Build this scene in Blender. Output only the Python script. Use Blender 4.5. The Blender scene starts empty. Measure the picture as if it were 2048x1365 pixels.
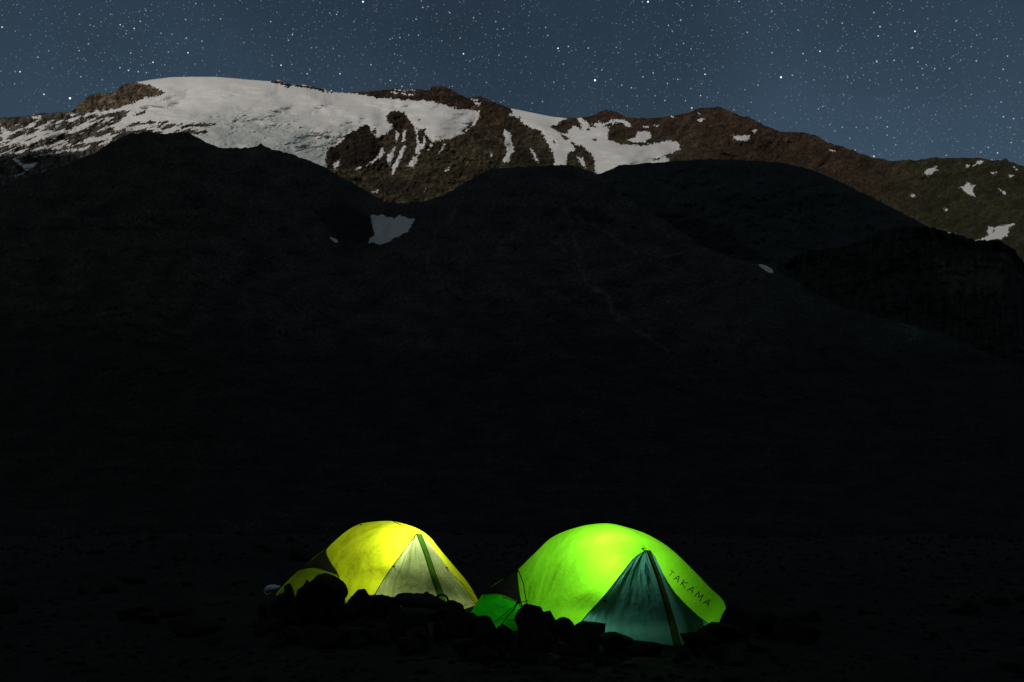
import bpy, bmesh, math, random
import numpy as np
from mathutils import Vector, Matrix
from mathutils.bvhtree import BVHTree

# ------------------------------------------------------------------ camera, sky, moon, exposure
scene = bpy.context.scene
COL = scene.collection
FPX, CX, CY = 1991.0, 1024.0, 682.5          # focal length and centre of the 2048x1365 photograph
CAM_Z = 1.6
PITCH = math.atan(317.5 / FPX)
cd = bpy.data.cameras.new('camera')
cd.sensor_width = 36.0
cd.lens = FPX / 2048 * 36
cd.clip_start = 0.1
cd.clip_end = 60000
cam = bpy.data.objects.new('camera', cd)
COL.objects.link(cam)
cam.location = (0, 0, CAM_Z)
cam.rotation_euler = (math.pi / 2 + PITCH, 0, 0)
scene.camera = cam

scene.view_settings.view_transform = 'Standard'
scene.view_settings.look = 'None'
scene.view_settings.exposure = 0
scene.view_settings.gamma = 1
scene.view_settings.use_curve_mapping = False

MOON_EL, MOON_AZ = math.radians(19), math.radians(-22)   # behind the camera, a little to the left
moon_dir = Vector((math.sin(MOON_AZ) * math.cos(MOON_EL), -math.cos(MOON_AZ) * math.cos(MOON_EL), math.sin(MOON_EL)))
sl = bpy.data.lights.new('moon', 'SUN')
sl.energy = 1.4
sl.angle = math.radians(0.5)
sl.color = (1.0, 0.885, 0.765)
so = bpy.data.objects.new('moon', sl)
COL.objects.link(so)
so.rotation_euler = moon_dir.to_track_quat('Z', 'Y').to_euler()


def ray(px, py):
    """direction through a pixel of the photograph, scaled to y = 1"""
    px = np.asarray(px, float); py = np.asarray(py, float)
    c, s = math.cos(PITCH), math.sin(PITCH)
    rx = (px - CX) / FPX
    u = (CY - py) / FPX
    dy = c - s * u
    dz = s + c * u
    return rx / dy, dz / dy


def W(px, py, Y):
    a, b = ray(px, py)
    return Vector((float(a) * Y, Y, CAM_Z + float(b) * Y))


def G(px, py, z=0.0):
    a, b = ray(px, py)
    Y = (z - CAM_Z) / float(b)
    return Vector((float(a) * Y, Y, z))


class NT:
    def __init__(self, tree):
        self.t = tree; self.n = tree.nodes; self.l = tree.links
        self.n.clear()

    def node(self, typ, **kw):
        nd = self.n.new(typ)
        for k, v in kw.items():
            if k.startswith('i_'):
                nd.inputs[k[2:].replace('_', ' ')].default_value = v
            else:
                setattr(nd, k, v)
        return nd

    def link(self, a, b):
        self.l.new(a, b)

    def math(self, op, a, b=None, c=None, clamp=False):
        nd = self.n.new('ShaderNodeMath'); nd.operation = op; nd.use_clamp = clamp
        for i, v in enumerate((a, b, c)):
            if v is None: continue
            if isinstance(v, (int, float)): nd.inputs[i].default_value = v
            else: self.l.new(v, nd.inputs[i])
        return nd.outputs[0]

    def mix(self, f, a, b, blend='MIX'):
        nd = self.n.new('ShaderNodeMix'); nd.data_type = 'RGBA'; nd.blend_type = blend
        for s, v in ((nd.inputs[0], f), (nd.inputs[6], a), (nd.inputs[7], b)):
            if isinstance(v, (int, float)): s.default_value = v
            elif isinstance(v, tuple): s.default_value = (*v, 1) if len(v) == 3 else v
            else: self.l.new(v, s)
        return nd.outputs[2]

    def ramp(self, f, lo, hi, a=0.0, b=1.0):
        nd = self.n.new('ShaderNodeMapRange'); nd.clamp = True
        nd.inputs[1].default_value = lo; nd.inputs[2].default_value = hi
        nd.inputs[3].default_value = a; nd.inputs[4].default_value = b
        self.l.new(f, nd.inputs[0])
        return nd.outputs[0]


world = bpy.data.worlds.new("World")
scene.world = world
world.use_nodes = True
w = NT(world.node_tree)
SKY_STRENGTH = 0.05
tc = w.node('ShaderNodeTexCoord')
DIR = tc.outputs['Generated']
sky = w.node('ShaderNodeTexSky', sky_type='NISHITA', sun_disc=False, sun_elevation=MOON_EL,
             sun_rotation=math.pi - MOON_AZ, altitude=3500, air_density=1.0, dust_density=0.3, ozone_density=2.0)
w.link(DIR, sky.inputs[0])
base = w.mix(1.0, sky.outputs[0], (0.49, 0.485, 0.395), 'MULTIPLY')
nz = w.node('ShaderNodeTexNoise'); nz.inputs['Scale'].default_value = 2.6; nz.inputs['Detail'].default_value = 4
w.link(DIR, nz.inputs['Vector'])
gl = w.ramp(nz.outputs['Fac'], 0.35, 0.65, 0.74, 1.24)
base = w.mix(1.0, base, gl, 'MULTIPLY')
sep = w.node('ShaderNodeSeparateXYZ'); w.link(DIR, sep.inputs[0])
base = w.mix(1.0, base, w.mix(w.ramp(sep.outputs[2], 0.5, 0.92, 0.0, 1.0), (1.0, 1.0, 1.0), (6.6, 4.15, 2.45)), 'MULTIPLY')      # sky above the view brightened, an added fill for the dark hills
base = w.mix(1.0, base, w.ramp(sep.outputs[0], -0.45, 0.0, 1.35, 0.95), 'MULTIPLY')
base = w.mix(1.0, base, w.ramp(sep.outputs[0], 0.05, 0.45, 1.0, 1.25), 'MULTIPLY')
stars = None


nc_ = w.node('ShaderNodeTexNoise'); nc_.inputs['Scale'].default_value = 9; nc_.inputs['Detail'].default_value = 3
w.link(DIR, nc_.inputs['Vector'])
CLUSTER = w.ramp(nc_.outputs['Fac'], 0.35, 0.65, 0.45, 1.4)


def star_layer(scale, rad, gain, keep, seed):
    mp = w.node('ShaderNodeMapping'); mp.inputs['Location'].default_value = (seed, seed * 1.7, seed * 0.31)
    mp.inputs['Rotation'].default_value = (seed, seed * 0.5, seed * 2)
    w.link(DIR, mp.inputs['Vector'])
    v = w.node('ShaderNodeTexVoronoi', feature='F1'); v.inputs['Scale'].default_value = scale
    w.link(mp.outputs[0], v.inputs['Vector'])
    sc = w.node('ShaderNodeSeparateColor'); w.link(v.outputs['Color'], sc.inputs[0])
    fall = w.ramp(v.outputs['Distance'], rad * scale * 0.35, rad * scale, 1, 0)
    fall = w.math('POWER', fall, 1.5)
    r = w.ramp(sc.outputs[0], 1 - keep, 1, 0, 1)
    r = w.math('POWER', r, 2.8)
    m = w.math('MULTIPLY', w.math('MULTIPLY', w.math('MULTIPLY', fall, r), CLUSTER), gain)
    tint = w.mix(sc.outputs[1], (0.55, 0.78, 1.0), (1.0, 0.90, 0.88))
    return w.mix(1.0, tint, m, 'MULTIPLY')


SG = 1.0 / SKY_STRENGTH          # star brightness is given in final units
layers = [star_layer(420, 0.00075, 0.22 * SG, 0.95, 1.3), star_layer(210, 0.00085, 0.85 * SG, 0.85, 2.7),
          star_layer(120, 0.00085, 1.0 * SG, 0.6, 7.9), star_layer(60, 0.0009, 2.0 * SG, 0.55, 5.1)]
acc = base
for L in layers:
    acc = w.mix(1.0, acc, L, 'ADD')
# the handful of brightest stars, at their own directions in the sky
for (px, py, g, r) in [(140, 197, 6, 1.5), (1190, 161, 7, 1.6), (1562, 155, 6, 1.5), (726, 4, 5, 1.5), (1296, 4, 5, 1.5),
                       (1830, 63, 4, 1.2), (1116, 97, 4, 1.2), (927, 108, 3.5, 1.2), (1640, 103, 3, 1.1), (88, 189, 3, 1.1),
                       (1410, 149, 3, 1.1), (680, 148, 2.5, 1.1), (306, 125, 3, 1.1), (376, 106, 3, 1.1), (1748, 313, 3, 1.2),
                       (40, 144, 3, 1.1), (562, 131, 3, 1.1)]:
    a, b = ray(px, py)
    d = Vector((float(a), 1, float(b))).normalized()
    dist = w.node('ShaderNodeVectorMath', operation='DISTANCE')
    w.link(DIR, dist.inputs[0]); dist.inputs[1].default_value = d
    f = w.ramp(dist.outputs['Value'], 0.0002, 0.00075 * r, 1, 0)
    f = w.math('POWER', f, 1.8)
    f = w.math('MULTIPLY', f, g * 0.55 * SG)
    acc = w.mix(1.0, acc, w.mix(1.0, (0.85, 0.88, 1.0), f, 'MULTIPLY'), 'ADD')
bg = w.node('ShaderNodeBackground'); bg.inputs['Strength'].default_value = SKY_STRENGTH
w.link(acc, bg.inputs['Color'])
wo = w.node('ShaderNodeOutputWorld'); w.link(bg.outputs[0], wo.inputs['Surface'])

# ------------------------------------------------------------------ noise
_rng = np.random.RandomState(7)
_perm = np.concatenate([_rng.permutation(256)] * 3)
_grad = _rng.normal(size=(256, 3)); _grad /= np.linalg.norm(_grad, axis=1)[:, None]


def perlin(x, y, z):
    x, y, z = np.broadcast_arrays(np.asarray(x, float), np.asarray(y, float), np.asarray(z, float))
    xi = np.floor(x).astype(int); yi = np.floor(y).astype(int); zi = np.floor(z).astype(int)
    xf = x - xi; yf = y - yi; zf = z - zi
    u = xf ** 3 * (xf * (xf * 6 - 15) + 10); v = yf ** 3 * (yf * (yf * 6 - 15) + 10); t = zf ** 3 * (zf * (zf * 6 - 15) + 10)
    out = 0
    for dx in (0, 1):
        for dy in (0, 1):
            for dz in (0, 1):
                h = _perm[(_perm[(_perm[(xi + dx) & 255] + yi + dy) & 255] + zi + dz) & 255]
                g = _grad[h]
                wgt = (u if dx else 1 - u) * (v if dy else 1 - v) * (t if dz else 1 - t)
                out = out + wgt * (g[..., 0] * (xf - dx) + g[..., 1] * (yf - dy) + g[..., 2] * (zf - dz))
    return out


def fbm(x, y, z=0.0, oct=5, gain=0.5, ridged=False):
    a, f, s = 1.0, 1.0, 0.0
    for i in range(oct):
        n = perlin(x * f + 17.3 * i, y * f - 9.1 * i, np.asarray(z) * f + 3.7 * i)
        if ridged: n = 0.35 - np.abs(n)
        s = s + a * n
        a *= gain; f *= 2.03
    return s


# ------------------------------------------------------------------ object helpers
def tag(o, label=None, cat=None, group=None, kind=None):
    if label: o['label'] = label
    if cat: o['category'] = cat
    if group: o['group'] = group
    if kind: o['kind'] = kind
    return o


def empty(name, loc):
    o = bpy.data.objects.new(name, None); COL.objects.link(o); o.location = loc
    o.empty_display_size = 0.2
    return o


def mesh_obj(name, verts, faces, m, parent=None, smooth=True, attrs=None):
    me = bpy.data.meshes.new(name)
    v = np.asarray(verts, float).reshape(-1, 3)
    if parent is not None:
        v = v - np.array(parent.location)
    if isinstance(faces, np.ndarray):
        k = faces.shape[1]
        me.vertices.add(len(v)); me.vertices.foreach_set('co', v.ravel())
        me.loops.add(faces.size); me.loops.foreach_set('vertex_index', faces.ravel().astype(np.int32))
        me.polygons.add(len(faces))
        me.polygons.foreach_set('loop_start', (np.arange(len(faces)) * k).astype(np.int32))
        me.polygons.foreach_set('loop_total', np.full(len(faces), k, np.int32))
        me.update(calc_edges=True)
    else:
        me.from_pydata([tuple(p) for p in v], [], faces)
    if smooth:
        me.polygons.foreach_set('use_smooth', np.ones(len(me.polygons), bool))
    for an, arr in (attrs or {}).items():
        arr = np.asarray(arr, float)
        if arr.ndim == 1:
            at = me.attributes.new(an, 'FLOAT', 'POINT'); at.data.foreach_set('value', arr.ravel())
        else:
            at = me.attributes.new(an, 'FLOAT_VECTOR', 'POINT'); at.data.foreach_set('vector', arr.ravel())
    me.materials.append(m)
    me.update()
    o = bpy.data.objects.new(name, me); COL.objects.link(o)
    if parent is not None: o.parent = parent
    return o


def grid_faces(nr, nc):
    i = np.arange(nr * nc).reshape(nr, nc)
    return np.stack([i[:-1, :-1].ravel(), i[:-1, 1:].ravel(), i[1:, 1:].ravel(), i[1:, :-1].ravel()], 1)


def new_mat(name):
    m = bpy.data.materials.new(name); m.use_nodes = True
    return m, NT(m.node_tree)


# ------------------------------------------------------------------ terrain materials
def terrain_material(name, tex, bump, snow_bump, rough_lo=0.7, rough_hi=1.35):
    """colour comes from the surface's own rock tint and snow cover; tex = size in metres of the finest speckle"""
    m, n = new_mat(name)
    tcn = n.node('ShaderNodeTexCoord')
    at = n.node('ShaderNodeAttribute', attribute_name='rock')
    sn = n.node('ShaderNodeAttribute', attribute_name='snow')
    n1 = n.node('ShaderNodeTexNoise'); n1.inputs['Scale'].default_value = 1 / tex; n1.inputs['Detail'].default_value = 8
    n1.inputs['Roughness'].default_value = 0.7
    n.link(tcn.outputs['Object'], n1.inputs['Vector'])
    vr = n.node('ShaderNodeTexVoronoi'); vr.inputs['Scale'].default_value = 1.7 / tex
    n.link(tcn.outputs['Object'], vr.inputs['Vector'])
    fac = n.ramp(n1.outputs['Fac'], 0.3, 0.7, rough_lo, rough_hi)
    sc = n.node('ShaderNodeSeparateColor'); n.link(vr.outputs['Color'], sc.inputs[0])
    fac = n.math('MULTIPLY', fac, n.ramp(sc.outputs[0], 0, 1, 0.8, 1.25))
    v2 = n.node('ShaderNodeTexVoronoi'); v2.inputs['Scale'].default_value = 14 / tex
    n.link(tcn.outputs['Object'], v2.inputs['Vector'])
    s2 = n.node('ShaderNodeSeparateColor'); n.link(v2.outputs['Color'], s2.inputs[0])
    fac = n.math('MULTIPLY', fac, n.ramp(n.math('POWER', s2.outputs[0], 3.0), 0, 1, 0.8, 1.9))
    rock = n.mix(1.0, at.outputs['Color'], fac, 'MULTIPLY')
    sfac = n.ramp(n1.outputs['Fac'], 0.25, 0.75, 0.94, 1.03)
    snowc = n.mix(1.0, (0.80, 0.81, 0.83), sfac, 'MULTIPLY')
    ic = n.node('ShaderNodeAttribute', attribute_name='ice')          # glacier ice, plus grey painted as shading on the lower snow
    snowc = n.mix(ic.outputs['Fac'], snowc, (0.50, 0.55, 0.56))
    col = n.mix(n.ramp(sn.outputs['Fac'], 0.4, 0.6), rock, snowc)
    bs = n.node('ShaderNodeBsdfPrincipled'); bs.inputs['Roughness'].default_value = 0.95
    bs.inputs['Specular IOR Level'].default_value = 0.12
    n.link(col, bs.inputs['Base Color'])
    bp = n.node('ShaderNodeBump'); bp.inputs['Distance'].default_value = tex * bump
    n.link(n1.outputs['Fac'], bp.inputs['Height'])
    n.link(n.ramp(sn.outputs['Fac'], 0.4, 0.6, 1.0, snow_bump), bp.inputs['Strength'])
    n.link(bp.outputs[0], bs.inputs['Normal'])
    o = n.node('ShaderNodeOutputMaterial'); n.link(bs.outputs[0], o.inputs['Surface'])
    return m


MAT_MOUNTAIN = terrain_material('mountain_rock_and_snow', 28.0, 0.5, 0.3)
MAT_HILL = terrain_material('moraine_scree', 4.0, 0.9, 0.5)
MAT_GROUND = terrain_material('stony_ground', 0.10, 0.6, 0.3)


def interp(pts, x):
    p = np.array(pts, float)
    return np.interp(x, p[:, 0], p[:, 1])


def poly_sd(poly, X, Y):
    """signed distance (positive inside) to a closed outline"""
    p = np.array(poly, float)
    q = np.roll(p, -1, axis=0)
    d2 = np.full(X.shape, 1e12)
    inside = np.zeros(X.shape, bool)
    for (x0, y0), (x1, y1) in zip(p, q):
        ex, ey = x1 - x0, y1 - y0
        t = np.clip(((X - x0) * ex + (Y - y0) * ey) / (ex * ex + ey * ey + 1e-9), 0, 1)
        d2 = np.minimum(d2, (X - x0 - t * ex) ** 2 + (Y - y0 - t * ey) ** 2)
        if y0 != y1:
            c = ((y0 > Y) != (y1 > Y)) & (X < (x1 - x0) * (Y - y0) / (y1 - y0) + x0)
            inside ^= c
    return np.where(inside, 1, -1) * np.sqrt(d2)


def line_sd(pts, X, Y):
    p = np.array(pts, float)
    d2 = np.full(X.shape, 1e12)
    for (x0, y0), (x1, y1) in zip(p[:-1], p[1:]):
        ex, ey = x1 - x0, y1 - y0
        t = np.clip(((X - x0) * ex + (Y - y0) * ey) / (ex * ex + ey * ey + 1e-9), 0, 1)
        d2 = np.minimum(d2, (X - x0 - t * ex) ** 2 + (Y - y0 - t * ey) ** 2)
    return np.sqrt(d2)


def sstep(x, a, b):
    t = np.clip((x - a) / (b - a), 0, 1)
    return t * t * (3 - 2 * t)


def columns(n_in, lo, hi):
    a = np.linspace(lo, -20, 60)[:-1]; b = np.linspace(-20, 2068, n_in); c = np.linspace(2068, hi, 60)[1:]
    return np.concatenate([a, b, c])


def slope(px, py, depth, back=16, fall=0.55):
    """a hillside through the given bearings and heights at real distances, with its far side falling away behind the crest"""
    a, b = ray(px, py)
    X = a * depth; Y = depth; Z = CAM_Z + b * depth
    rows = [np.stack([X, Y, Z], -1)]
    x0, y0, z0 = X[-1], Y[-1], Z[-1]
    ex = []
    for k in range(1, back + 1):
        s = (k / back) ** 1.6 * 0.45
        nx, ny = x0 * (1 + s), y0 * (1 + s)
        run = np.hypot(nx - x0, ny - y0)
        ex.append(np.stack([nx, ny, z0 - run * fall], -1))
    return np.concatenate([rows[0], np.stack(ex)], 0)


# ------------------------------------------------------------------ the snow mountain
PXM = columns(1400, -900, 2950)
SKY_M = [(-900, 330), (-300, 262), (0, 236), (30, 234), (62, 232), (72, 227), (105, 226), (140, 224), (152, 217), (163, 203), (170, 198), (178, 190),
         (196, 188), (225, 186), (236, 178), (248, 170), (262, 165), (272, 165), (300, 160), (340, 155), (380, 153.5), (430, 154), (480, 158), (536, 163), (556, 161),
         (572, 166), (600, 172), (612, 171), (630, 174), (648, 178), (665, 184), (700, 186), (716, 184), (745, 184), (765, 180), (790, 178), (830, 180),
         (857, 181), (864, 173), (878, 171), (893, 175), (908, 184), (930, 195), (945, 196), (962, 193), (985, 203), (1017, 216), (1060, 225), (1100, 233),
         (1135, 237), (1180, 233), (1200, 224), (1212, 221), (1232, 224), (1255, 234), (1280, 237), (1330, 234), (1380, 225), (1405, 215),
         (1440, 214), (1465, 226), (1500, 236), (1530, 252), (1560, 264), (1605, 265), (1630, 270), (1655, 284), (1700, 300), (1745, 315),
         (1790, 323), (1812, 320), (1830, 322), (1875, 315), (1900, 317), (1925, 316), (1965, 317), (1985, 321), (2005, 320), (2012, 316), (2020, 323), (2048, 334),
         (2300, 372), (2950, 420)]
NRM = 300
top = interp(SKY_M, PXM)
smooth_zone = np.maximum(sstep(PXM, 268, 290) * (1 - sstep(PXM, 525, 545)), sstep(PXM, 1012, 1020) * (1 - sstep(PXM, 1125, 1140)))
top = top + (fbm(PXM / 16.0, 3.3, 0, 5, 0.6) * 3.2 + fbm(PXM / 5.0, 9.3, 0, 3, 0.7) * 1.2) * (1 - smooth_zone) + fbm(PXM / 60., 8.1, 0, 2) * 1.0 * smooth_zone
V = np.linspace(0, 1, NRM)[:, None]
PXg = np.broadcast_to(PXM[None, :], (NRM, len(PXM))).copy()
PYg = 540 + (top[None, :] - 540) * (V ** 0.93)
def blur(px, t, wd):
    g = np.arange(px[0], px[-1], 4.0); q = np.interp(g, px, t); k = np.hanning(int(wd / 4) | 1); k /= k.sum(); h = len(k) // 2
    return np.interp(px, g, np.convolve(np.pad(q, h, mode='edge'), k, 'valid'))
top_s = blur(PXM, top, 120)
TM = np.clip((540 - PYg) / (540 - top_s[None, :]), 0, 1.3)
# masks, laid on the surface
X, Yp = PXg, PYg
nA = fbm(X / 13, Yp / 13, 0.5, 5, 0.62)
nS = fbm((X * 0.9 - Yp * 0.45) / 30 + 0, (X * 0.40 + Yp * 0.95) / 5.0, 2.5, 4, 0.6)      # streaks running down to the left
nB = fbm(X / 5, Yp / 5, 4.5, 3, 0.65)
nC = fbm(X / 2.2, Yp / 2.0, 5.5, 2, 0.7)
SN = [
    # the ice cap and its tongues
    ([(269, 150), (300, 150), (540, 150), (600, 165), (650, 179), (700, 187), (740, 194), (790, 199), (850, 203), (870, 204), (890, 211), (910, 217), (935, 220),
      (958, 223), (957, 237), (948, 252), (935, 263), (915, 273), (885, 280), (866, 285), (858, 278), (852, 270), (850, 284), (848, 298), (837, 309), (831, 306), (835, 288),
      (833, 270), (826, 251), (817, 237), (809, 226), (795, 222), (780, 224), (772, 232), (776, 245), (787, 253), (772, 268), (758, 274), (747, 272), (741, 262),
      (735, 248), (715, 256), (700, 266), (688, 276), (678, 287), (656, 298), (652, 310), (653, 331), (640, 350), (420, 350), (380, 290), (300, 266), (225, 262), (234, 247),
      (254, 229), (262, 219), (235, 225), (200, 229), (182, 229), (190, 222), (215, 221), (240, 215), (262, 208), (279, 201), (292, 196), (317, 192),
      (330, 186), (315, 178), (297, 171), (274, 167)], 2.0),
    ([(834, 311), (835, 326), (826, 334), (815, 333), (826, 315)], 2), ([(806, 292), (812, 291), (803, 320), (784, 350), (784, 337), (795, 315)], 2),
    ([(806, 259), (812, 262), (809, 284), (803, 284)], 2), ([(792, 260), (798, 270), (794, 287), (790, 287)], 2),
    ([(790, 292), (788, 312), (781, 331), (776, 329), (774, 312), (784, 301)], 2), ([(764, 298), (769, 306), (762, 316), (742, 327), (732, 331), (751, 319)], 2),
    ([(667, 326), (681, 319), (678, 331), (670, 337)], 2), ([(712, 334), (724, 334), (721, 338), (712, 341)], 1.5),
    ([(861, 290), (864, 290), (856, 302)], 1), ([(889, 288), (891, 290), (880, 308), (878, 306)], 1), ([(891, 341), (899, 336), (897, 341)], 1),
    ([(745, 384), (756, 381), (754, 387)], 1.5), ([(848, 382), (853, 377), (850, 384)], 1),
    # the shaded snow lower left
    ([(5, 289), (50, 268), (110, 258), (122, 249), (105, 267), (60, 280), (20, 293)], 4), ([(30, 290), (76, 272), (122, 262), (157, 255), (190, 245), (165, 260), (110, 275), (50, 290)], 4),
    ([(63, 301), (102, 289), (90, 297), (65, 303)], 2), ([(20, 306), (58, 297), (35, 307)], 2), ([(80, 311), (127, 300), (110, 308), (90, 311)], 2), ([(134, 301), (178, 294), (165, 302), (137, 304)], 2),
    ([(195, 281), (225, 276), (222, 281)], 2), ([(127, 294), (152, 281), (140, 292)], 1.5), ([(25, 317), (46, 328), (62, 329), (76, 326), (69, 332), (55, 339), (48, 338)], 1.5), ([(64, 235), (80, 233), (82, 237), (66, 238)], 1),
    ([(134, 229), (150, 228), (148, 232)], 1), ([(172, 230), (178, 226), (190, 226), (186, 232)], 1.5), ([(0, 250), (20, 262), (30, 268), (8, 280), (0, 280)], 5),
    # middle glacier and its patches
    ([(1017, 205), (1135, 225), (1135, 237), (1122, 244), (1114, 251), (1103, 253), (1108, 260), (1122, 268), (1135, 268), (1138, 260), (1151, 252), (1165, 260), (1178, 261), (1176, 252),
      (1197, 255), (1221, 252), (1216, 260), (1215, 282), (1229, 284), (1245, 291), (1267, 291), (1299, 290), (1326, 284), (1350, 282), (1358, 288), (1357, 300), (1334, 311),
      (1339, 322), (1345, 345), (1195, 365), (1189, 341), (1190, 322), (1181, 306), (1165, 291), (1143, 286), (1150, 299), (1138, 306), (1133, 311), (1133, 345), (1111, 345),
      (1108, 311), (1103, 298), (1092, 282), (1082, 263), (1063, 256), (1044, 244), (1039, 236), (1017, 231), (1025, 227)], 2.5),
    ([(1151, 311), (1165, 317), (1173, 338), (1162, 327)], 2), ([(1240, 240), (1254, 243), (1263, 253), (1251, 253)], 1.5), ([(1225, 241), (1240, 240), (1252, 244), (1235, 246)], 2),
    ([(1275, 263), (1299, 265), (1302, 274), (1288, 286), (1270, 284), (1254, 279), (1270, 275)], 2), ([(1286, 252), (1299, 253), (1291, 257)], 1.5), ([(1307, 251), (1317, 252), (1310, 254)], 1),
    ([(1342, 233), (1350, 234), (1346, 236)], 1), ([(1396, 226), (1401, 228), (1396, 231)], 1), ([(1396, 241), (1407, 235), (1409, 239), (1401, 244)], 1), ([(1461, 270), (1500, 272), (1492, 282), (1464, 279)], 3),
    ([(1505, 262), (1514, 261), (1510, 266)], 1), ([(1008, 258), (1020, 268), (1028, 295), (1016, 325), (1005, 322), (1014, 303), (1009, 279)], 2.5), ([(1057, 292), (1068, 306), (1080, 329), (1074, 326), (1060, 299)], 1.5),
    ([(979, 303), (986, 313), (982, 313)], 1), ([(1024, 300), (1030, 302), (1024, 306)], 1), ([(1160, 236), (1175, 248), (1205, 246), (1222, 240), (1226, 246), (1190, 256), (1165, 256)], 7),
    # snow on the summit ridge
    ([(781, 184), (798, 185), (790, 188)], 1), ([(803, 187), (828, 189), (812, 191)], 1), ([(790, 180), (830, 181), (828, 182), (792, 182)], 1.5), ([(943, 198), (956, 201), (948, 203)], 1), ([(948, 205), (960, 207), (957, 212)], 1),
    # the right hand slopes
    ([(1845, 349), (1855, 340), (1871, 335), (1874, 342), (1855, 351)], 2.5), ([(1945, 334), (1955, 322), (1966, 324), (1955, 330)], 1.5), ([(1980, 345), (1992, 345), (1986, 351)], 1.5),
    ([(1922, 374), (1935, 368), (1942, 375), (1951, 368), (1946, 382), (1949, 392), (1932, 385)], 2.5), ([(1997, 377), (2013, 388), (2008, 389)], 1.2), ([(1820, 389), (1833, 390), (1826, 395)], 1.2),
    ([(1975, 451), (1988, 455), (2028, 449), (2016, 458), (2015, 471), (2003, 478), (1950, 482), (1978, 472)], 2), ([(2018, 350), (2028, 351), (2020, 354)], 1), ([(2027, 334), (2034, 340), (2030, 339)], 1),
    ([(1888, 418), (1896, 421), (1893, 423)], 0.8), ([(1896, 466), (1910, 468), (1902, 470)], 0.8), ([(1660, 300), (1668, 302), (1663, 303)], 0.6), ([(1932, 329), (1938, 332), (1934, 334)], 0.8)]
RK = [  # bare rock inside the snow
    ([(278, 245), (310, 242), (335, 244), (325, 248), (300, 248), (262, 252)], 2.5), ([(285, 256), (330, 248), (380, 248), (430, 249), (415, 254), (350, 256), (300, 258)], 3.5),
    ([(345, 262), (380, 258), (416, 263), (395, 269), (350, 272)], 3.5), ([(262, 231), (290, 222), (288, 226), (268, 232)], 2), ([(225, 262), (290, 258), (330, 266), (260, 268)], 4),
    ([(536, 160), (560, 162), (590, 170), (575, 177), (556, 169)], 2), ([(578, 170), (625, 172), (652, 180), (668, 185), (648, 184), (620, 178), (590, 173)], 2.5),
    ([(744, 262), (752, 256), (756, 260), (750, 272), (746, 270)], 3), ([(833, 258), (850, 258), (853, 266), (845, 284), (838, 280)], 5), ([(834, 238), (840, 240), (838, 245)], 1.5), ([(918, 264), (935, 250), (945, 246), (940, 258), (925, 267)], 2.5),
    ([(775, 236), (790, 229), (792, 232), (780, 241)], 2), ([(1122, 270), (1140, 276), (1143, 282), (1130, 279)], 2), ([(1180, 276), (1192, 279), (1190, 283)], 1.5), ([(1105, 282), (1112, 284), (1110, 290)], 1.2),
    ([(1306, 320), (1320, 316), (1316, 320)], 1.2), ([(1330, 312), (1356, 306), (1360, 330), (1335, 318)], 2), ([(1984, 460), (1988, 460), (1987, 466)], 1)]
snow = np.full(X.shape, -50.0)
for poly, amp in SN:
    p = np.array(poly)
    bx = (PXM > p[:, 0].min() - 25) & (PXM < p[:, 0].max() + 25)
    c = np.where(bx)[0]
    if not len(c): continue
    s = slice(c[0], c[-1] + 1)
    nn = np.where(X[:, s] < 260, nS[:, s] * 1.6, nA[:, s]) * amp * 1.6 + nB[:, s] * 2.6 + nC[:, s] * 1.2
    snow[:, s] = np.maximum(snow[:, s], poly_sd(poly, X[:, s], Yp[:, s]) + nn)
for poly, amp in RK:
    p = np.array(poly)
    bx = (PXM > p[:, 0].min() - 25) & (PXM < p[:, 0].max() + 25)
    c = np.where(bx)[0]; s = slice(c[0], c[-1] + 1)
    nn = np.where(X[:, s] < 440, nS[:, s] * 1.8, nA[:, s]) * amp * 1.6 + nB[:, s] * 3.0 + nC[:, s] * 1.2
    snow[:, s] = np.minimum(snow[:, s], -(poly_sd(poly, X[:, s], Yp[:, s]) + nn))
# wind-blown snow streaks on the ledges of the left ridge
zone = (1 - sstep(X, 225, 275)) * sstep(Yp - interp(SKY_M, X), 6, 16) * (1 - sstep(Yp, 288, 312) * 0.6)
butt = sstep(poly_sd([(150, 232), (160, 200), (180, 186), (262, 160), (335, 186), (280, 203), (220, 222), (182, 224)], X, Yp), -3, 2)
streak = (nS + 0.10) * 14 - 4.0 - 8 * (1 - zone) - 14 * butt
snow = np.maximum(snow, np.where(X < 275, streak, -50))
nD = fbm(X / 3.4 + Yp / 9, Yp / 1.9, 7.5, 3, 0.75)
snow = snow + np.clip(1 - np.abs(snow + 1.5) / 7.5, 0, 1) * nD * 4.5          # the edge breaks up among the stones
SNOW_M = sstep(snow, -0.9, 0.9)
def icefall_mask(X, Yp):
    return sstep(poly_sd([(355, 232), (420, 212), (470, 214), (560, 222), (640, 262), (720, 245), (700, 270), (640, 335), (420, 305), (395, 262)], X, Yp) + 20 * fbm(X / 30, Yp / 15, 70, 4), -15, 25)


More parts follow.
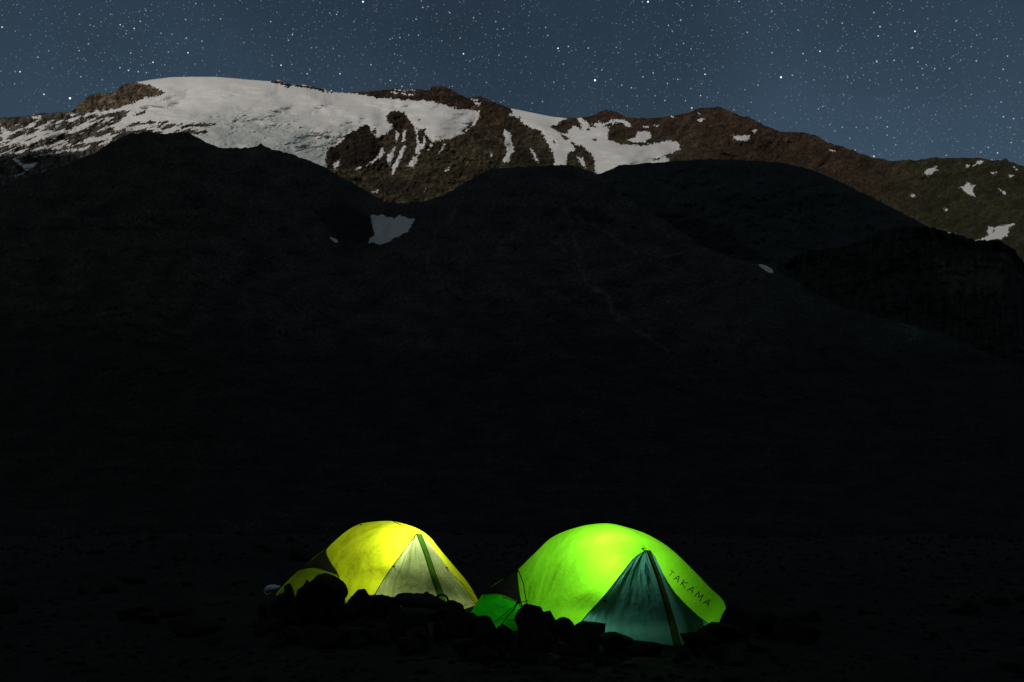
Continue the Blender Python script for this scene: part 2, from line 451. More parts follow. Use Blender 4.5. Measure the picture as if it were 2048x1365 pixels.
# geology: tints of the rock
tan = np.array((0.150, 0.115, 0.070)); brown = np.array((0.053, 0.036, 0.024)); olive = np.array((0.052, 0.044, 0.027))
dark = np.array((0.026, 0.020, 0.015)); moss = np.array((0.040, 0.040, 0.020)); grey = np.array((0.085, 0.078, 0.066))
def blend(c, f, t): return c * (1 - f[..., None]) + t * f[..., None]
rock = np.broadcast_to(brown, X.shape + (3,)).copy()
rock = blend(rock, sstep(Yp + nA * 25, 235, 300) * (1 - sstep(X, 1330, 1480)), olive)
rock = blend(rock, sstep(X + nA * 60, 1680, 1900), moss)
rock = blend(rock, (1 - sstep(X, 330, 420)) * 0.85, grey * 0.85)
strata = fbm(X / 90, (Yp - X * 0.03) / 3.2, 8, 3, 0.6)
rock = blend(rock, butt * np.clip(0.55 + strata * 1.6, 0, 1), tan)
for poly, a in [([(700, 262), (735, 246), (750, 270), (760, 300), (750, 330), (715, 345), (660, 330), (655, 300)], 0.95),
                ([(772, 232), (795, 222), (812, 232), (815, 262), (790, 262), (775, 250)], 0.8), ([(1020, 300), (1040, 290), (1062, 300), (1075, 330), (1016, 335)], 0.8),
                ([(1085, 300), (1105, 305), (1108, 330), (1082, 330)], 0.6), ([(750, 362), (800, 355), (850, 372), (900, 385), (850, 400), (760, 400)], 0.6),
                ([(1135, 285), (1165, 292), (1188, 320), (1185, 338), (1170, 325), (1150, 308)], 0.6)]:
    rock = blend(rock, sstep(poly_sd(poly, X, Yp) + nA * 12, -2, 5) * a, dark * 0.8)
for poly in [[(1500, 330), (1390, 312), (1420, 280), (1470, 255), (1560, 290), (1640, 330)]]:
    rock = blend(rock, sstep(poly_sd(poly, X, Yp) + nA * 18, -6, 10) * 0.6, np.array((0.044, 0.027, 0.020)))
# scree fans and faint tracks
scree = fbm((X + (Yp - 250) * 0.7) / 14.0 + fbm(X / 40, Yp / 40, 67, 3) * 1.5, Yp / 45.0, 6, 4, 0.6)
rock = rock * (1 + 0.55 * np.clip(scree, -1, 1))[..., None]
rock = rock * (1 + 0.5 * fbm(X / 40, Yp / 30, 1.2, 4))[..., None]
for ln in [[(1545, 292), (1552, 300), (1550, 318)], [(1505, 302), (1512, 312), (1505, 320)], [(1630, 340), (1665, 327), (1690, 318)], [(1535, 262), (1570, 272), (1595, 285)], [(1420, 252), (1440, 246), (1462, 250)]]:
    rock = blend(rock, (1 - sstep(line_sd(ln, X + nA * 5, Yp + nB * 3), 0.6, 2.0)) * 0.45, np.array((0.11, 0.085, 0.055)))
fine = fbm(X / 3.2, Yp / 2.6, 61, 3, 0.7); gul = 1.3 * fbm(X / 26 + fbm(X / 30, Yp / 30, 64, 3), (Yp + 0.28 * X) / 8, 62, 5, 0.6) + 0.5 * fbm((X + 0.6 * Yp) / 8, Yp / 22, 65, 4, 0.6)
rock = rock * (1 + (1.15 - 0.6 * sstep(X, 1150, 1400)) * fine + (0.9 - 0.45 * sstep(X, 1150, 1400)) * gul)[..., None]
cracks = 1 - sstep(np.abs(fbm((X + 0.1 * Yp) / 12, Yp / 16, 63, 3, 0.6)), 0.0, 0.10)
rock = rock * (1 - 0.55 * cracks)[..., None]
cl = fbm(X / 9, (Yp - X * 0.05) / 22, 66, 4, 0.6)                     # broken cliffs of the left ridge
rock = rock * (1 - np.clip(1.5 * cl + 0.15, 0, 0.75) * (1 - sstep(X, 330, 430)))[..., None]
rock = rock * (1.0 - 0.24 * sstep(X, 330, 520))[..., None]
rock = np.clip(rock * 1.30, 0.008, 0.4)
ICE_SHADE = np.clip(icefall_mask(X, Yp) * (0.75 + 1.1 * fbm(X / 25, Yp / 9, 71, 5, 0.6)) + 0.25 * sstep(Yp, 215, 300), 0, 1)  # icefall ice, plus the low snow's shading painted in as grey
# distance: the foot is 3.2 km away, the crest about 5.6 km
dep = 3100 + 2500 * (TM ** 0.9)
dep = dep + 500 * fbm(X / 420, Yp / 260, 12.0, 3)
crag = (1 - SNOW_M)
def box2(a, ry, rx_):
    for ax_, r_ in ((0, ry), (1, rx_), (0, ry), (1, rx_)):
        p_ = np.pad(a, [(r_ + 1, r_) if k == ax_ else (0, 0) for k in (0, 1)], mode='edge')
        c_ = np.cumsum(p_, axis=ax_)
        n_ = a.shape[ax_]
        a = (np.take(c_, np.arange(2 * r_ + 1, 2 * r_ + 1 + n_), ax_) - np.take(c_, np.arange(n_), ax_)) / (2 * r_ + 1)
    return a


crag = box2(crag, 7, 8) * 0.85 + 0.15 * box2(crag, 1, 1)
rel = fbm(X / 55, Yp / 42, 20.0, 6, 0.5, ridged=True) * 120
rel2 = fbm((X - Yp * 0.5) / 26, Yp / 30, 31.0, 5, 0.5) * 60
snowrel = fbm(X / 120, Yp / 60, 40.0, 3) * 160 + fbm(X / 45 + Yp / 60, Yp / 16, 41.0, 4) * 34
icefall = icefall_mask(X, Yp)
ice = (fbm((X + Yp) / 9, Yp / 3.5, 44, 4, 0.62) * 20 + fbm((X - 2 * Yp) / 40, (Yp + X * 0.2) / 9, 45, 4, 0.6, ridged=True) * 26) * icefall
crev = fbm((X - 0.15 * Yp) / 70, (Yp + X * -0.12) / 3.2, 47, 3, 0.6) * 26 * sstep(fbm(X / 90, Yp / 30, 48, 3), -0.1, 0.3)
edge = np.clip(V * 0 + (1 - V) * 12, 0, 1)
dep = dep + edge * (crag * (rel + rel2 + 26 * fbm(X / 9, Yp / 12, 50, 3, 0.6)) + (1 - crag) * (snowrel + ice + crev))
# the snow lies in front of the rock it covers: a lip of a few metres
vm = slope(PXg, PYg, dep, 16, 0.55)
nr, nc = vm.shape[:2]
rock_all = np.concatenate([rock, np.repeat(rock[-1:], 16, 0)]); snow_all = np.concatenate([SNOW_M, np.repeat(SNOW_M[-1:], 16, 0)])
mountain = mesh_obj('mountain', vm, grid_faces(nr, nc), MAT_MOUNTAIN, attrs={'rock': rock_all.reshape(-1, 3), 'snow': snow_all.ravel(), 'ice': np.concatenate([ICE_SHADE, np.repeat(ICE_SHADE[-1:], 16, 0)]).ravel()})  # 'ice' also carries the grey shading painted on the low snow
tag(mountain, 'glaciated brown mountain ridge with a broad moonlit ice cap', kind='structure')

# ------------------------------------------------------------------ dark hills in front
def hill(name, label, skyline, bottom, d0, d1, pw, n_in, nrow, albedo_fn, snow_polys=(), jag=1.6, rel_amp=0.045, vert=0.0, lo=-1500, hi=3500, sink=0.0):
    px = columns(n_in, lo, hi)
    t = interp(skyline, px) + fbm(px / 14.0, d1, 1, 5, 0.7) * jag * 1.5 + fbm(px / 70., d1, 5, 3) * jag * 1.6
    v = np.linspace(0, 1, nrow)[:, None]
    bt = interp(bottom, px)
    P = np.broadcast_to(px[None, :], (nrow, len(px))).copy(); Q = bt[None, :] + (t - bt)[None, :] * v
    dd0 = interp(d0, px)[None, :]; dd1 = interp(d1_tab(d1), px)[None, :]
    ts = blur(px, t, 140)
    tm = np.clip((bt[None, :] - Q) / np.maximum(bt - ts, 5)[None, :], 0, 1.25)
    D = dd0 * (dd1 / dd0) ** (tm ** pw)
    e = np.clip((1 - v) * 14, 0, 1) * np.clip(v * 8, 0, 1)
    lx, ly = P, Q
    n = fbm(lx / 160, ly / 90, d0[0][1], 5, 0.55) + 0.5 * fbm(lx / 30, ly / 22, 7, 4, 0.6, ridged=True) + 0.16 * fbm(lx / 6, ly / 5, 8, 3, 0.65)
    n = n + vert * fbm(lx / 16, ly / 110, 9, 4, 0.6, ridged=True)
    D = D * (1 + rel_amp * n * e)
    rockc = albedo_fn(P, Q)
    sn = np.full(P.shape, -50.0)
    nn = fbm(P / 8, Q / 8, 3, 4, 0.6)
    for poly, amp in snow_polys:
        sn = np.maximum(sn, poly_sd(poly, P, Q) + nn * amp)
    S = sstep(sn, -0.9, 0.9)
    vv = slope(P, Q, D, 12, 0.5)
    vv[..., 2] -= 0.7 * (1 - sstep(np.arange(vv.shape[0]) / nrow, 0.0, 0.035))[:, None]
    R = np.concatenate([rockc, np.repeat(rockc[-1:], 12, 0)]); S = np.concatenate([S, np.repeat(S[-1:] * 0, 12, 0)])
    o = mesh_obj(name, vv, grid_faces(*vv.shape[:2]), MAT_HILL, attrs={'rock': np.clip(R, 0.004, 0.3).reshape(-1, 3), 'snow': S.ravel()})
    return tag(o, label, kind='structure')


def d1_tab(d):
    return d if isinstance(d, list) else [(-2000, d), (4000, d)]


# patch fbm seed argument for table distances
_f = fbm
def fbm(x, y, z=0.0, oct=5, gain=0.5, ridged=False):
    if isinstance(y, list): y = 5.5
    return _f(x, y, z, oct, gain, ridged)


def alb_front(P, Q):
    c = np.broadcast_to(np.array((0.050, 0.050, 0.050)), P.shape + (3,)).copy()
    c = blend(c, (1 - sstep(P + 60 * fbm(P / 120, Q / 120, 2), 300, 700)), np.array((0.056, 0.048, 0.041)))
    c = blend(c, sstep(P, 1300, 1900), np.array((0.042, 0.054, 0.051)))
    c = c * (1 + 0.9 * fbm(P / 60, Q / 26, 2, 5))[..., None] * (1 + 1.1 * fbm(P / 6, Q / 3.5, 14, 4, 0.65))[..., None]
    bl = fbm(P / 3.2, Q / 2.2, 15, 2)
    c = c * (1 + 2.2 * sstep(bl, 0.30, 0.55) * sstep(fbm(P / 150, Q / 80, 16, 3), -0.15, 0.2))[..., None]          # pale boulders
    # dark outcrops; the first entry is a hollow with its shade painted in
    n = fbm(P / 16, Q / 10, 6, 4, 0.6)
    for poly, a in [([(622, 418), (700, 412), (742, 432), (742, 486), (700, 480), (660, 465)], 0.85), ([(1128, 412), (1200, 416), (1230, 445), (1180, 455), (1140, 440)], 0.8),
                    ([(1080, 415), (1120, 412), (1118, 430), (1085, 430)], 0.7), ([(970, 420), (1030, 412), (1030, 425), (975, 432)], 0.5), ([(150, 425), (240, 405), (245, 425), (160, 438)], 0.6),
                    ([(1545, 812), (1600, 816), (1600, 826), (1550, 822)], 0.8)]:
        c = blend(c, sstep(poly_sd(poly, P, Q) + n * 9, -2, 4) * a, np.array((0.012, 0.012, 0.013)))
    c = c * (1 - 0.5 * sstep(Q + 140 * fbm(P / 260, Q / 120, 33, 4), 560, 760))[..., None]     # shade of the lower slopes painted into the scree colour
    # worn tracks zigzagging up the scree
    for ln, wd in [([(855, 540), (862, 480), (905, 420)], 5), ([(855, 520), (900, 570), (930, 600)], 4), ([(1150, 520), (1148, 470), (1170, 440), (1120, 415)], 4),
                   ([(1148, 480), (1180, 570), (1260, 650), (1330, 700)], 5), ([(1100, 460), (1180, 560), (1240, 640)], 6), ([(1180, 548), (1300, 522), (1370, 505)], 3),
                   ([(990, 520), (1000, 490), (1050, 450)], 4), ([(985, 550), (1015, 570), (990, 600)], 4), ([(1170, 440), (1235, 480), (1290, 520)], 5)]:
        f = 1 - sstep(line_sd(ln, P + 22 * fbm(P / 34, Q / 34, 3, 4), Q + 10 * fbm(P / 20, Q / 20, 13, 3)), wd * 0.05, wd * 1.3)
        c = blend(c, f * (0.16 + 0.40 * np.clip(0.5 + 1.5 * fbm(P / 18, Q / 18, 23, 3), 0, 1)), np.array((0.16, 0.147, 0.13)))
    return c


FRONT = [(-1500, 480), (-600, 430), (-100, 385), (0, 372), (60, 352), (130, 330), (190, 305), (230, 282), (262, 267), (300, 264), (330, 268), (352, 264), (380, 266), (410, 283), (440, 297), (500, 297), (515, 294),
         (522, 287), (530, 295), (545, 301), (580, 308), (620, 321), (660, 342), (700, 363), (740, 388), (775, 405), (800, 407), (850, 403), (885, 391), (930, 365), (985, 337), (1040, 333), (1130, 332), (1160, 336), (1200, 350),
         (1250, 395), (1330, 440), (1400, 492), (1480, 520), (1530, 530), (1600, 568), (1680, 615), (1780, 640), (1880, 665), (1960, 700), (2048, 735), (2400, 860), (3500, 980)]
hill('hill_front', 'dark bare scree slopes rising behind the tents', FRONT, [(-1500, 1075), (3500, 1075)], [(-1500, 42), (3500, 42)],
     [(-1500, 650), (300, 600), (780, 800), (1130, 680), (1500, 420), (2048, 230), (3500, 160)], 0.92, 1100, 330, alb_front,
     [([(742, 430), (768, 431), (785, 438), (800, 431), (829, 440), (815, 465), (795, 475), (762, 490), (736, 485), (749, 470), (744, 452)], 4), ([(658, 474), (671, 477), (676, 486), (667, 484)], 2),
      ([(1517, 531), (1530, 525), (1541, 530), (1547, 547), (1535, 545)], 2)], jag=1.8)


def alb_right(P, Q):
    c = np.broadcast_to(np.array((0.032, 0.043, 0.043)), P.shape + (3,)).copy()
    c = c * (1 + 0.4 * fbm(P / 50, Q / 30, 2, 5))[..., None] * (1 + 0.45 * fbm(P / 6, Q / 5, 14, 3))[..., None]
    n = fbm(P / 16, Q / 10, 6, 4, 0.6)
    c = blend(c, sstep(poly_sd([(1255, 430), (1330, 420), (1440, 445), (1520, 510), (1500, 560), (1300, 560)], P, Q) + n * 12, -3, 6) * 0.8, np.array((0.012, 0.012, 0.012)))
    return c


RIGHT = [(-1500, 900), (900, 520), (1100, 400), (1180, 352), (1200, 348), (1225, 338), (1240, 331), (1300, 326), (1420, 318), (1500, 321), (1570, 327), (1620, 339), (1690, 368), (1750, 398), (1830, 440), (1900, 480), (2000, 540), (2300, 640), (3500, 800)]
hill('hill_right', 'smooth dark rounded hill below the brown ridge', RIGHT, [(-1500, 960), (900, 700), (3500, 960)], [(-1500, 500), (3500, 500)], 1500, 1.0, 800, 160, alb_right, jag=1.3, rel_amp=0.05)


def alb_cliff(P, Q):
    c = np.broadcast_to(np.array((0.022, 0.023, 0.021)), P.shape + (3,)).copy()
    st = fbm(P / 9, Q / 70, 2, 4, 0.6)
    c = c * (1 + 1.1 * np.clip(st, -0.6, 1) + 0.5 * fbm(P / 5, Q / 5, 3, 3))[..., None]
    c = blend(c, sstep(poly_sd([(1870, 520), (2010, 515), (2010, 590), (1890, 600)], P, Q) + st * 25, -4, 10) * 0.5, np.array((0.10, 0.08, 0.066)))
    return c


CLIFF = [(-1500, 1000), (1300, 700), (1520, 560), (1590, 515), (1620, 500), (1690, 492), (1740, 468), (1790, 455), (1850, 452), (1890, 462), (1950, 480), (2000, 483), (2030, 500), (2048, 525), (2150, 600), (2400, 640), (3500, 800)]
hill('cliff_right', 'black gullied rock cliff at the right', CLIFF, [(-1500, 1010), (1300, 780), (2048, 820), (3500, 1000)], [(-1500, 330), (3500, 330)], 900, 1.0, 700, 160, alb_cliff, jag=3.6, rel_amp=0.06, vert=1.3)

# ------------------------------------------------------------------ unseen ridge behind the photographer, added to keep the moonlight off the camp
n = 120
ang = np.linspace(0, 1, n)
rx = np.linspace(-9000, 9000, n)
ridge_h = 2420 + 260 * fbm(rx / 1500, 4.4, 0, 5) + 260 * sstep(-rx, 500, 3500) + 2100 * np.exp(-((rx + 5750) / 1150) ** 2)  # tall left peak shaped to shade the mountain's lower left
rows = []
for k, (fy, fz) in enumerate([(-500, 0.0), (-900, 0.10), (-1400, 0.28), (-1900, 0.48), (-2500, 0.74), (-3100, 1.0), (-3700, 0.82), (-4600, 0.4), (-6000, -0.02)]):
    nn = fbm(rx / 700, k * 0.9, 3, 4)
    rows.append(np.stack([rx, fy + 220 * nn, ridge_h * fz + (60 * nn if 0 < k < 8 and k != 5 else 0) - 5], -1))
vb = np.stack(rows)
cb = np.broadcast_to(np.array((0.05, 0.045, 0.04)), (vb.shape[0] * n, 3))
tag(mesh_obj('moon_block_ridge', vb, grid_faces(len(rows), n), MAT_MOUNTAIN, attrs={'rock': cb, 'snow': np.zeros(len(cb))}),
    'unseen dark ridge added behind the photographer to block the moonlight', kind='structure')

# ------------------------------------------------------------------ ground
def axis(lo, a, b, hi, step):
    fine = np.arange(a, b, step)
    out = [fine]
    s, x, L = step, b, []
    while x < hi: L.append(x); s *= 1.22; x += s
    L.append(hi)
    s, x, M = step, a - step, []
    while x > lo: M.append(x); s *= 1.22; x -= s
    M.append(lo)
    return np.concatenate([M[::-1], fine, L])


def ground_z(x, y):
    x = np.asarray(x, float); y = np.asarray(y, float)
    r = np.hypot(x, y - 12)
    near = np.exp(-(r / 60) ** 2)
    z = (0.16 * fbm(x / 2.6, y / 2.6, 1, 4) + 0.05 * fbm(x / 0.5, y / 0.5, 2, 4)) * near
    tentpad = np.exp(-(((x - 1.3) / 2.2) ** 2 + ((y - 12.6) / 1.6) ** 2) ** 2) + np.exp(-(((x + 2.0) / 2.2) ** 2 + ((y - 15.4) / 1.6) ** 2) ** 2)
    z = z * (1 - 0.75 * np.clip(tentpad, 0, 1))
    z = z + 0.9 * np.exp(-(((x + 6.5) / 3.2) ** 2 + ((y - 22) / 4.0) ** 2)) + 0.35 * np.exp(-(((x - 6) / 3) ** 2 + ((y - 17) / 2.5) ** 2))
    z = z + 0.55 * fbm(x / 9, y / 9, 21, 4) * sstep(y, 22, 42) * (1 - sstep(y, 80, 120))
    z = z - 2.5 * sstep(y, 70, 120) - 0.5 * sstep(np.abs(x), 60, 200)
    return z


gx = axis(-9000, -13, 13, 9000, 0.055); gy = axis(-3600, 4, 26, 5200, 0.055)
GX, GY = np.meshgrid(gx, gy)
GZ = ground_z(GX, GY)
gc = np.broadcast_to(np.array((0.018, 0.018, 0.017)), GX.shape + (3,)) * (1 + 0.6 * fbm(GX / 1.4, GY / 1.4, 3, 5))[..., None]
tag(mesh_obj('ground', np.stack([GX, GY, GZ], -1), grid_faces(*GX.shape), MAT_GROUND, attrs={'rock': np.clip(gc, 0.006, 0.2).reshape(-1, 3), 'snow': np.zeros(GX.size)}), 'bare stony ground of the camp', kind='structure')

# ------------------------------------------------------------------ stones
def stone_material():
    m, n = new_mat('weathered_stone')
    tcn = n.node('ShaderNodeTexCoord')
    oi = n.node('ShaderNodeObjectInfo')
    n1 = n.node('ShaderNodeTexNoise'); n1.inputs['Scale'].default_value = 9; n1.inputs['Detail'].default_value = 9; n1.inputs['Roughness'].default_value = 0.7
    n.link(tcn.outputs['Object'], n1.inputs['Vector'])
    c = n.mix(n.ramp(n1.outputs['Fac'], 0.3, 0.7), (0.007, 0.0065, 0.006), (0.026, 0.024, 0.021))
    c = n.mix(1.0, c, n.ramp(oi.outputs['Random'], 0, 1, 0.6, 1.35), 'MULTIPLY')
    bs = n.node('ShaderNodeBsdfPrincipled'); bs.inputs['Roughness'].default_value = 0.93; bs.inputs['Specular IOR Level'].default_value = 0.15
    n.link(c, bs.inputs['Base Color'])
    bp = n.node('ShaderNodeBump'); bp.inputs['Distance'].default_value = 0.03; bp.inputs['Strength'].default_value = 0.8
    n.link(n1.outputs['Fac'], bp.inputs['Height']); n.link(bp.outputs[0], bs.inputs['Normal'])
    o = n.node('ShaderNodeOutputMaterial'); n.link(bs.outputs[0], o.inputs['Surface'])
    return m


MAT_STONE = stone_material()


def ico(sub):
    bm = bmesh.new(); bmesh.ops.create_icosphere(bm, subdivisions=sub, radius=1)
    bm.verts.ensure_lookup_table()
    v = np.array([q.co[:] for q in bm.verts]); f = np.array([[q.index for q in p.verts] for p in bm.faces]); bm.free()
    return v, f


ICO = {k: ico(k) for k in (1, 2, 4)}


def rock_shape(seed, sub=4, cuts=15):
    rs = np.random.RandomState(seed)
    v, f = ICO[sub]; v = v.copy()
    for _ in range(cuts):                       # flat broken faces
        d = rs.normal(size=3); d /= np.linalg.norm(d); h = rs.uniform(0.42, 0.80)
        over = np.clip(v @ d - h, 0, None)
        v -= over[:, None] * d * 0.93
    if sub > 1:
        s = seed * 1.37
        v *= (1 + 0.08 * fbm(v[:, 0] * 1.6 + s, v[:, 1] * 1.6, v[:, 2] * 1.6, 3) + 0.035 * fbm(v[:, 0] * 6 + s, v[:, 1] * 6, v[:, 2] * 6, 3))[:, None]
    v -= (v.max(0) + v.min(0)) / 2
    v /= (v.max(0) - v.min(0)) / 2
    return v, f


def rock_at(px, top_py, wpx, Y, label, group=None, depth=0.85, seed=1, rot=0.0, bottom=None, name='rock'):
    """a rock whose foot is at distance Y; wpx = its width in the photograph"""
    c = W(px, top_py, Y)
    width = wpx / FPX * Y
    zb = float(ground_z(c.x, c.y)) - 0.06 if bottom is None else bottom
    h = max(c.z - zb, 0.1)
    v, f = rock_shape(seed)
    v = v * np.array((width / 2, width / 2 * depth, h / 2))
    o = mesh_obj(name, v, f, MAT_STONE)
    o.location = (c.x, c.y, zb + h / 2)
    # sub-degree lean only, so that the crest keeps its height
    o.rotation_euler = (0, 0, 0)
    return tag(o, label, 'rock', group)


# ------------------------------------------------------------------ fabrics
def cloth_material(name, trans, diff, tfac, weave=220, glossy=0.0, tdark=0.75):
    """thin woven nylon: light from the lantern inside shines through it"""
    m, n = new_mat(name)
    tcn = n.node('ShaderNodeTexCoord')
    n1 = n.node('ShaderNodeTexNoise'); n1.inputs['Scale'].default_value = 5; n1.inputs['Detail'].default_value = 6; n1.inputs['Roughness'].default_value = 0.6
    n.link(tcn.outputs['Object'], n1.inputs['Vector'])
    k = n.ramp(n1.outputs['Fac'], 0.3, 0.7, tdark, 1.06)
    tcol = n.mix(1.0, trans, k, 'MULTIPLY')
    t = n.node('ShaderNodeBsdfTranslucent'); n.link(tcol, t.inputs['Color'])
    d = n.node('ShaderNodeBsdfDiffuse'); d.inputs['Color'].default_value = (*diff, 1)
    wv = n.node('ShaderNodeTexNoise'); wv.inputs['Scale'].default_value = weave; wv.inputs['Detail'].default_value = 2
    n.link(tcn.outputs['Object'], wv.inputs['Vector'])
    n2 = n.node('ShaderNodeTexNoise'); n2.inputs['Scale'].default_value = 14; n2.inputs['Detail'].default_value = 4; n2.inputs['Distortion'].default_value = 0.8
    n.link(tcn.outputs['Object'], n2.inputs['Vector'])
    hh = n.math('ADD', n.math('MULTIPLY', wv.outputs['Fac'], 0.05), n2.outputs['Fac'])
    bp = n.node('ShaderNodeBump'); bp.inputs['Distance'].default_value = 0.012; bp.inputs['Strength'].default_value = 0.7
    n.link(hh, bp.inputs['Height'])
    n.link(bp.outputs[0], t.inputs['Normal']); n.link(bp.outputs[0], d.inputs['Normal'])
    mx = n.node('ShaderNodeMixShader'); mx.inputs[0].default_value = tfac
    n.link(d.outputs[0], mx.inputs[1]); n.link(t.outputs[0], mx.inputs[2])
    o = n.node('ShaderNodeOutputMaterial'); n.link(mx.outputs[0], o.inputs['Surface'])
    return m


def plain_material(name, col, rough=0.7, scale=30):
    m, n = new_mat(name)
    tcn = n.node('ShaderNodeTexCoord')
    n1 = n.node('ShaderNodeTexNoise'); n1.inputs['Scale'].default_value = scale; n1.inputs['Detail'].default_value = 4
    n.link(tcn.outputs['Object'], n1.inputs['Vector'])
    c = n.mix(1.0, col, n.ramp(n1.outputs['Fac'], 0.3, 0.7, 0.75, 1.2), 'MULTIPLY')
    bs = n.node('ShaderNodeBsdfPrincipled'); bs.inputs['Roughness'].default_value = rough
    n.link(c, bs.inputs['Base Color'])
    o = n.node('ShaderNodeOutputMaterial'); n.link(bs.outputs[0], o.inputs['Surface'])
    return m


M_YEL = cloth_material('yellow_green_nylon', (0.76, 0.95, 0.020), (0.56, 0.68, 0.03), 0.62, tdark=0.93)
M_YEL_FOOT = cloth_material('darker_yellow_nylon', (0.26, 0.42, 0.012), (0.2, 0.3, 0.02), 0.6, tdark=0.8)  # darker copy of the yellow nylon for the foot panel
M_YEL_DOOR = cloth_material('grey_nylon', (0.42, 0.56, 0.20), (0.20, 0.26, 0.12), 0.6, tdark=0.78)
M_YEL_FLAP = cloth_material('dark_green_zip_cover', (0.07, 0.24, 0.015), (0.06, 0.12, 0.02), 0.5)
M_GRN = cloth_material('lime_green_nylon', (0.29, 0.96, 0.022), (0.22, 0.64, 0.03), 0.62, tdark=0.92)
M_GRN_FOOT = cloth_material('green_nylon_foot_panel', (0.03, 0.85, 0.02), (0.04, 0.45, 0.02), 0.6)
M_GRN_DOOR = cloth_material('slate_nylon', (0.11, 0.44, 0.36), (0.06, 0.14, 0.12), 0.6, tdark=0.78)
M_GRN_FLAP = cloth_material('olive_zip_cover', (0.05, 0.10, 0.012), (0.04, 0.06, 0.02), 0.45)
M_MESH = cloth_material('dark_vent_cloth', (0.04, 0.05, 0.03), (0.03, 0.03, 0.03), 0.3)
M_CORD = plain_material('dark_cord', (0.02, 0.025, 0.015))
M_SEAM = plain_material('dark_seam_tape', (0.05, 0.07, 0.01))
M_INK = plain_material('dark_ink', (0.02, 0.05, 0.01))
M_SHADE_WALL = cloth_material('shade_wall_cloth', (0.04, 0.10, 0.05), (0.10, 0.12, 0.10), 0.5)  # cloth of the unseen wall added to shade the slate door


def resample(pts, n):
    """smooth curve through 3-D points (Catmull-Rom), n samples by arc length"""
    P = [Vector(p) for p in pts]
    if len(P) == 2:
        return np.array([P[0].lerp(P[1], i / (n - 1)) for i in range(n)])
    P = [P[0] * 2 - P[1]] + P + [P[-1] * 2 - P[-2]]
    out = []
    for i in range(1, len(P) - 2):
        p0, p1, p2, p3 = P[i - 1:i + 3]
        for k in range(24):
            t = k / 24
            out.append(0.5 * ((2 * p1) + (p2 - p0) * t + (2 * p0 - 5 * p1 + 4 * p2 - p3) * t * t + (3 * p1 - p0 - 3 * p2 + p3) * t ** 3))
    out.append(P[-2])
    a = np.array([tuple(v) for v in out])
    L = np.concatenate([[0], np.cumsum(np.linalg.norm(np.diff(a, axis=0), axis=1))])
    s = np.linspace(0, L[-1], n)
    return np.stack([np.interp(s, L, a[:, k]) for k in range(3)], 1)


def panel(name, top, bottom, left, right, m, parent, nu=70, nv=60, bulge=0.0, wr=0.006, seed=0, wdir=(1, 0.3), wsc=9.0):
    """cloth stretched between four edges; top/bottom run left to right, left/right run top to bottom"""
    T, B = resample(top, nu), resample(bottom, nu)
    L, R = resample(left, nv), resample(right, nv)
    u = np.linspace(0, 1, nu)[None, :, None]; v = np.linspace(0, 1, nv)[:, None, None]
    S = (1 - v) * T[None] + v * B[None] + (1 - u) * L[:, None] + u * R[:, None] \
        - ((1 - u) * (1 - v) * T[0] + u * (1 - v) * T[-1] + (1 - u) * v * B[0] + u * v * B[-1])
    nrm = np.cross(np.gradient(S, axis=1), np.gradient(S, axis=0)); nrm /= np.linalg.norm(nrm, axis=2)[..., None] + 1e-9
    nrm[nrm[..., 1] > 0] *= -1 if parent.get('front', 1) and not name.startswith('rear') else 1
    e = 16 * u * (1 - u) * v * (1 - v)
    U, Vv = u[..., 0], v[..., 0]
    q = (U * wdir[0] + Vv * wdir[1]); q2 = (-U * wdir[1] + Vv * wdir[0])
    wrk = fbm(q * 1.6 + seed, q2 * wsc, seed * 1.1, 4, 0.55)
    S = S + nrm * (bulge * e + wr * 4 * wrk[..., None] * np.clip(e * 2.5, 0, 1))
    return mesh_obj(name, S, grid_faces(nv, nu), m, parent)


def tube(path, r, sides=6):
    path = np.array([tuple(p) for p in path], float); V_, F_ = [], []
    for i, p in enumerate(path):
        t = path[min(i + 1, len(path) - 1)] - path[max(i - 1, 0)]; t /= np.linalg.norm(t) + 1e-9
        a = np.cross(t, (0.3, 0.2, 1)); a /= np.linalg.norm(a) + 1e-9; b = np.cross(t, a)
        for k in range(sides):
            th = 2 * math.pi * k / sides
            V_.append(p + r * (math.cos(th) * a + math.sin(th) * b))
    for i in range(len(path) - 1):
        for k in range(sides):
            F_.append((i * sides + k, i * sides + (k + 1) % sides, (i + 1) * sides + (k + 1) % sides, (i + 1) * sides + k))
    F_.append(tuple(range(sides))[::-1]); F_.append(tuple((len(path) - 1) * sides + k for k in range(sides)))
    return V_, F_


def cord(name, pts, r, m, parent, n=24):
    v, f = tube(resample(pts, n), r)
    return mesh_obj(name, v, f, m, parent)


def toggle(pt, parent, s=0.02):
    v, f = ICO[2]
    v = v * np.array((s * 1.4, s * 0.8, s * 0.7))
    # a short strap hangs from the toggle
    v = v + np.array(pt)
    t, g = tube([Vector(pt), Vector(pt) + Vector((0.03, -0.01, -0.05))], 0.006)
    F = [tuple(q) for q in f] + [tuple(i + len(v) for i in q) for q in g]
    return mesh_obj('toggle', np.concatenate([v, np.array([tuple(p) for p in t])]), F, M_CORD, parent)


